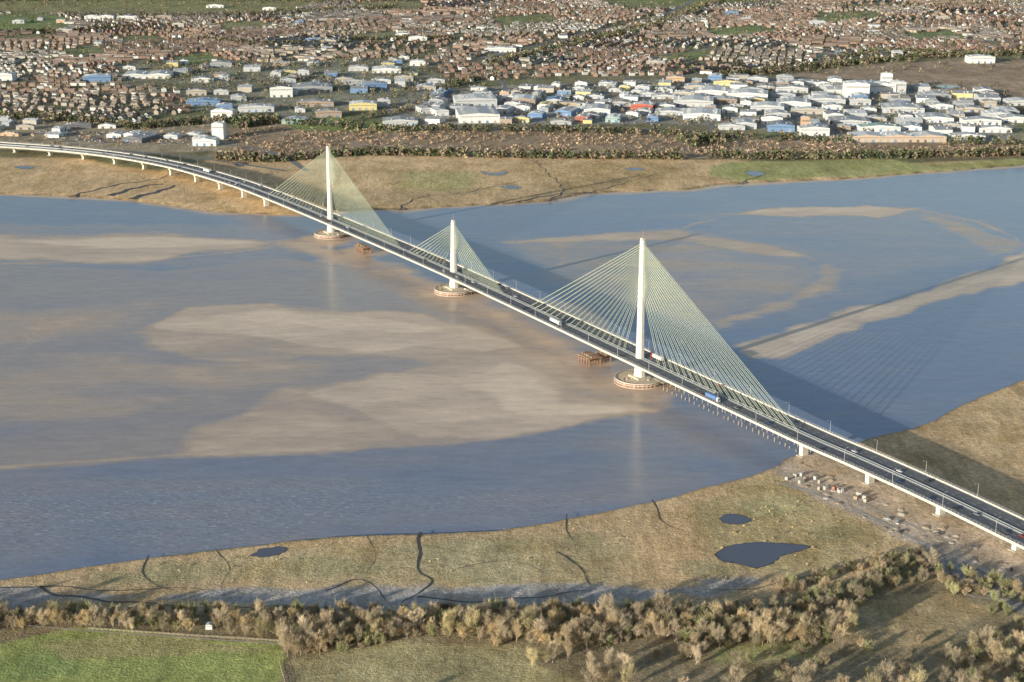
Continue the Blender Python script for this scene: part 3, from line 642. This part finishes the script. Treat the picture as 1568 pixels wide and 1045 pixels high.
for px,w,n in bands:
    p=cr([S(u,v,GZ) for u,v in px],4); q=p[rng.integers(0,len(p),n)]+rng.normal(0,w/2,(n,2)); bp_.append(q)
mass('distant_tree_belts',np.concatenate(bp_),3,6,1.2,TB+[(.11,.14,.07)],18)
SC=[(.44,.32,.22),(.38,.29,.20),(.50,.38,.26),(.33,.28,.18),(.48,.33,.24)]
sp_=np.concatenate([scatter([(340,235),(360,200),(480,192),(640,200),(1060,210),(1250,218),(1568,222),(1800,218),(1800,238),(1080,241),(560,236)],4200),scatter([(-200,170),(100,184),(330,192),(340,232),(0,228),(-200,232)],800)])
sp_=sp_[(wob(sp_[:,0],sp_[:,1],60,55)+rng.uniform(-.7,.7,len(sp_)))>-.05]
mass('scrub_thicket',sp_,1.3,3.4,.7,SC,12)
mass('marsh_reeds',np.concatenate([scatter([(420,255),(1040,246),(1080,280),(840,300),(640,315),(450,300)],400),scatter([(1190,730),(1360,820),(1420,850),(1200,900),(1050,890)],160),scatter([(200,860),(1000,790),(1050,880),(300,900)],90)]),.4,1.0,.6,[(.52,.42,.25),(.46,.36,.22),(.62,.48,.28)],12,False)
mb=MB()
for poly,n in (([(640,140),(1010,125),(1020,192),(650,192)],500),([(1010,125),(1540,145),(1560,218),(1150,195)],700),([(200,98),(640,88),(690,130),(480,188),(300,172)],400),([(60,200),(300,205),(300,222),(80,218)],220)):
    pts=scatter(poly,n)
    for x,y in pts:
        if not clear(x,y,0): continue
        x=round(x/3)*3; r=.1; c=random.choice(CC+[(.7,.7,.7)]); mb.box(x,y,GZ+.15,1.9,4.4,.75,r,c,None,.95,.96); mb.box(x,y-.2,GZ+.9,1.6,2.5,.55,r,(.05,.05,.06),c,.8,.7)
mb.obj('parked_cars',M_paint)

# ---------------------------------------------------------------- foreground trees
def tree(seed,h,sp,kind,tc):
    tc=tuple(k*1.22 for k in tc)
    R=random.Random(seed); q=np.random.default_rng(seed); mb=MB(); bark=(.34,.29,.215); tips=[]
    if kind=='birch': bark=(.58,.54,.46)
    p=Vector((0,0,-.3)); d=Vector((R.uniform(-.08,.08),R.uniform(-.08,.08),1)); n=6; pts=[p.copy()]
    for i in range(n):
        p=p+d*(h*.78/n); d=(d+Vector((R.uniform(-.14,.14),R.uniform(-.14,.14),.0))).normalized(); pts.append(p.copy())
    for i in range(n): mb.tube(pts[i],pts[i+1],h*.013*(1-i/n*.8)+.03,h*.013*(1-(i+1)/n*.8)+.03,6,bark)
    lo=.10
    for k in range(24):
        f=R.uniform(lo,.97); i=min(n-1,int(f*n)); b0=pts[i].lerp(pts[i+1],f*n-i); az=R.uniform(0,6.28)
        L=sp*(1.15-abs(f-.38)*.95)*R.uniform(.6,1.3)
        dd=Vector((math.cos(az),math.sin(az),R.uniform(.6,2.0))).normalized(); m_=b0+dd*L*.55; e=m_+(dd+Vector((0,0,.55))).normalized()*L*.6
        mb.tube(b0,m_,.11,.07,4,bark); mb.tube(m_,e,.07,.03,3,bark); tips+= [(m_,dd,L),(e,dd,L)]
        for j in range(5):
            s0=b0.lerp(e,R.uniform(.25,1)); d2=(dd+Vector((R.uniform(-.8,.8),R.uniform(-.8,.8),R.uniform(-.2,.8)))).normalized(); e2=s0+d2*L*R.uniform(.25,.5)
            mb.tube(s0,e2,.05,.02,3,bark); tips.append((e2,d2,L)); tips.append((s0.lerp(e2,.5),d2,L))
    tips.append((pts[-1],Vector((0,0,1)),sp))
    T=np.array([t[0] for t in tips]); D=np.array([t[1] for t in tips]); nt_={'bare':2200,'birch':1800,'ivy':1200,'shrub':1300}[kind]
    k=q.integers(0,len(T),nt_); base=T[k]+q.normal(0,sp*.09,(nt_,3)); base[:,2]=np.maximum(base[:,2],.3); dr=D[k]*.8+q.normal(0,.42,(nt_,3))+np.array([0,0,.55]); dr/=np.linalg.norm(dr,axis=1)[:,None]
    ln=q.uniform(.8,2.1,(nt_,1)); sd=np.cross(dr,q.normal(size=(nt_,3))); sd/=np.linalg.norm(sd,axis=1)[:,None]; wd=q.uniform(.035,.075,(nt_,1))
    for a,b,c_,j in zip(base-sd*wd,base+sd*wd,base+dr*ln,q.uniform(.6,1.4,nt_)):
        mb.add([tuple(a),tuple(b),tuple(c_)],[(0,1,2)],tuple(min(.85,x*j) for x in tc))
    nl={'bare':120,'birch':60,'ivy':1400,'shrub':300}[kind]
    k=q.integers(0,len(T),nl); c0=T[k]+q.normal(0,sp*.13,(nl,3)); 
    if kind=='ivy': c0[:nl//3]=np.stack([q.normal(0,.6,nl//3),q.normal(0,.6,nl//3),q.uniform(.3,h*.75,nl//3)],1)
    a=q.normal(size=(nl,3)); a/=np.linalg.norm(a,axis=1)[:,None]; b=np.cross(a,q.normal(size=(nl,3))); b/=np.linalg.norm(b,axis=1)[:,None]; sz=q.uniform(.14,.34,(nl,1))
    lc=(.21,.25,.09) if kind=='ivy' else tuple(x*.8 for x in tc)
    for p0,p1,p2,p3,j in zip(c0-a*sz,c0-b*sz*.7,c0+a*sz,c0+b*sz*.7,q.uniform(.6,1.4,nl)):
        mb.add([tuple(p0),tuple(p1),tuple(p2),tuple(p3)],[(0,1,2,3)],tuple(x*j for x in lc))
    return mb.mesh(kind+'_tree',M_tree)
lib={'bare':[tree(s_,h_,w_,'bare',c_) for s_,h_,w_,c_ in ((1,15,5.0,(.48,.385,.25)),(2,17,5.4,(.43,.355,.25)),(3,12,4.8,(.54,.42,.24)),(4,14.5,5.4,(.38,.32,.22)),(5,10,4.4,(.46,.37,.25)),(6,13,5.4,(.44,.38,.22)))],
 'birch':[tree(11,15,3.6,'birch',(.56,.46,.33)),tree(12,12.5,3.6,'birch',(.50,.40,.28))],'ivy':[tree(21,11.5,4.2,'ivy',(.38,.34,.22)),tree(22,9.5,4.0,'ivy',(.36,.34,.2))],'shrub':[tree(31,4.5,3.0,'shrub',(.42,.33,.21)),tree(32,3.5,2.8,'shrub',(.36,.29,.2)),tree(33,5,3.4,'shrub',(.36,.34,.18))]}
nmap={'bare':'bare_ash_tree','birch':'birch_tree','ivy':'ivy_clad_tree','shrub':'hawthorn_shrub'}
placed=[]
def onet(x,y,k,s):
    o=bpy.data.objects.new(nmap[k],random.choice(lib[k])); o.location=(x,y,GZ); o.scale=(s*random.uniform(.85,1.2),s*random.uniform(.85,1.2),s*random.uniform(.85,1.15)); o.rotation_euler=(0,0,random.uniform(0,6.28)); link(o)
def plant(poly,n,kinds,gap,sc=(.75,1.15)):
    pts=scatter(poly,n*4); c=0
    for x,y in pts:
        if c>=n: break
        if any((x-a)**2+(y-b)**2<gap*gap for a,b in placed): continue
        placed.append((x,y)); c+=1; onet(x,y,random.choice(kinds),random.uniform(*sc))
mix_=['bare','bare','bare','bare','ivy','bare','birch','bare','shrub']
plant([(-120,953),(300,955),(300,972),(100,962),(-120,974)],85,mix_,3.0,(.55,.95))
plant([(332,956),(440,958),(440,985),(332,974)],28,mix_,3.0,(.55,.95))
plant([(440,962),(800,952),(800,985),(640,978),(560,988),(470,1008),(440,1010)],150,mix_,3.2,(.5,1.0))
plant([(800,950),(1060,945),(1100,955),(1300,958),(1310,985),(1200,992),(1100,995),(1000,980),(880,998),(800,990)],195,mix_,3.3,(.5,1.05))
plant([(1180,930),(1300,900),(1350,876),(1420,862),(1445,885),(1340,910),(1300,945),(1180,950)],90,['bare','shrub','bare','ivy'],3.0,(.45,.8))
plant([(1500,925),(1600,900),(1700,910),(1700,1000),(1560,975),(1520,945)],50,['bare','ivy','shrub'],3.0,(.5,.85))
plant([(1180,1070),(1300,1055),(1420,1060),(1568,1020),(1700,1005),(1700,1180),(900,1180),(900,1105)],180,mix_,3.7,(.65,1.05))
plant([(1440,1005),(1520,985),(1590,995),(1568,1035),(1450,1035)],26,mix_,3.2,(.5,.85))
plant([(1380,855),(1600,910),(1600,930),(1440,910)],55,['shrub'],2.2,(.5,1.1))
plant([(-100,938),(1180,935),(1180,952),(-100,956)],160,['shrub'],2.2,(.5,1.2))
plant([(440,1000),(520,1000),(600,985),(560,975),(450,990)],16,['shrub','ivy'],2.6,(.5,.8))
plant([(1180,895),(1400,845),(1420,852),(1200,912)],40,['shrub'],2.2,(.5,1.0))
plant([(1000,985),(1300,985),(1420,1010),(1380,1050),(1100,1050)],30,['shrub','shrub','bare'],4,(.5,.8))
for u,v,k,s_ in ((815,1024,'bare',.95),(846,1015,'birch',.8),(870,1012,'bare',.7),(905,1035,'birch',.9),(925,1045,'bare',1.0),(955,1038,'birch',1.0),(1050,1012,'bare',.8),(1066,1018,'birch',.85),(1130,1060,'birch',.95),(1120,1062,'bare',.9),(1045,1062,'birch',.8),(1005,1010,'shrub',1),(1240,1055,'bare',.95),(640,1062,'shrub',.9),(760,990,'shrub',1),(1330,1000,'shrub',1),(1408,985,'shrub',.8),(1155,990,'birch',.8),(960,1055,'bare',.9),(905,1060,'bare',.8),(830,1020,'bare',.8),(938,1035,'bare',.85),(1058,1006,'bare',.7)):
    onet(*S(u,v,GZ),k,s_)
mb=MB()
fp=cr([S(u,v,GZ) for u,v in [(135,964),(280,974),(433,984),(436,992),(428,1012),(436,1045),(445,1080)]],2.5)
for i,(x,y) in enumerate(fp):
    mb.box(x,y,GZ,.18,.18,1.3,0,(.50,.44,.33))
    if i<len(fp)-1:
        for z in (.5,.85,1.2): mb.tube((x,y,GZ+z),(fp[i+1][0],fp[i+1][1],GZ+z),.06,.06,4,(.55,.49,.38))
mb.obj('post_and_rail_fence')
ribbon('footpath',[(40,958),(135,966),(280,976),(433,987)],1.2,M_track,GZ+.14)
warehouse(321,962,10,4,2.6,WHT,LG,0,'field_shelter')

# ---------------------------------------------------------------- construction site
def cabin(u,v,c,rot,L=6.1,st=1):
    x,y=S(u,v,GZ); mb=MB(); r=math.radians(rot)
    for k in range(st):
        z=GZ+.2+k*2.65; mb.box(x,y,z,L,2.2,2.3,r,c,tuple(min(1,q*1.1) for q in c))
        for e in np.arange(-L/2+.6,L/2-.3,1.0): 
            fx,fy=e,-1.12; mb.box(x+fx*math.cos(r)-fy*math.sin(r),y+fx*math.sin(r)+fy*math.cos(r),z+.1,.15,.08,2.1,r,tuple(q*.8 for q in c))
    mb.obj('site_cabin')
for i in range(16):
    t=i/16; u=1205+t*125+random.uniform(-14,14); v=726+t*50+random.uniform(-9,7)
    cabin(u,v,random.choice([WHT,LG,(.22,.32,.45),STN,STN,(.5,.48,.42),(.42,.3,.22),(.45,.18,.12)]),-40+random.choice([0,90])+random.uniform(-20,20),random.choice([1.5,2,2.5,3,4]))
for i in range(55):
    u=random.uniform(1225,1560); c=700+(u-1240)*.48; v=c+random.uniform(12,54)
    x,y=S(u,v,GZ); mb=MB(); R_=random.uniform(.8,3.4); n=12; hh=R_*random.uniform(.15,.35)
    vs=[(x+R_*random.uniform(.8,1.15)*math.cos(6.28*k/n),y+R_*random.uniform(.8,1.15)*math.sin(6.28*k/n),GZ) for k in range(n)]+[(x+R_*.45*random.uniform(.7,1.2)*math.cos(6.28*k/n),y+R_*.45*math.sin(6.28*k/n),GZ+hh*random.uniform(.7,1.1)) for k in range(n)]
    mb.add(vs,[(k,(k+1)%n,n+(k+1)%n,n+k) for k in range(n)]+[tuple(range(n,2*n))],random.choice([(.5,.4,.29),(.58,.5,.4),(.42,.3,.2)])); mb.obj('spoil_heap')
for i in range(6):
    u=random.uniform(1260,1560); v=705+(u-1240)*.47+random.uniform(10,50); x,y=S(u,v,GZ)
    o=bpy.data.objects.new('parked_car',cars[random.choice([0,1,3,6])]); o.location=(x,y,GZ+.15); o.rotation_euler=(0,0,random.uniform(0,6)); link(o)

# ---------------------------------------------------------------- light, sky, camera
EL=math.radians(10.8); AZ=(-.728,-.686)
w=bpy.data.worlds.new('World'); scene.world=w; w.use_nodes=True; n=w.node_tree
sky=n.nodes.new('ShaderNodeTexSky'); sky.sky_type='NISHITA'; sky.sun_disc=False; sky.sun_elevation=EL; sky.sun_rotation=math.atan2(AZ[0],AZ[1])%(2*math.pi); sky.altitude=100
n.links.new(sky.outputs[0],n.nodes['Background'].inputs[0]); n.nodes['Background'].inputs[1].default_value=.15
sl=bpy.data.lights.new('sun','SUN'); sl.energy=5; sl.angle=math.radians(.5); sl.color=(1,.94,.80)
so=link(bpy.data.objects.new('sun',sl)); so.rotation_euler=Vector((-AZ[0]*math.cos(EL),-AZ[1]*math.cos(EL),-math.sin(EL))).to_track_quat('-Z','Y').to_euler()
cam=bpy.data.cameras.new('camera'); cam.lens=36*F/1568; cam.sensor_width=36; cam.clip_start=1; cam.clip_end=100000
co=link(bpy.data.objects.new('camera',cam)); co.location=(0,0,H); co.rotation_euler=(math.pi/2-P,0,0); scene.camera=co
scene.view_settings.view_transform='Standard'; scene.view_settings.look='None'; scene.view_settings.exposure=0
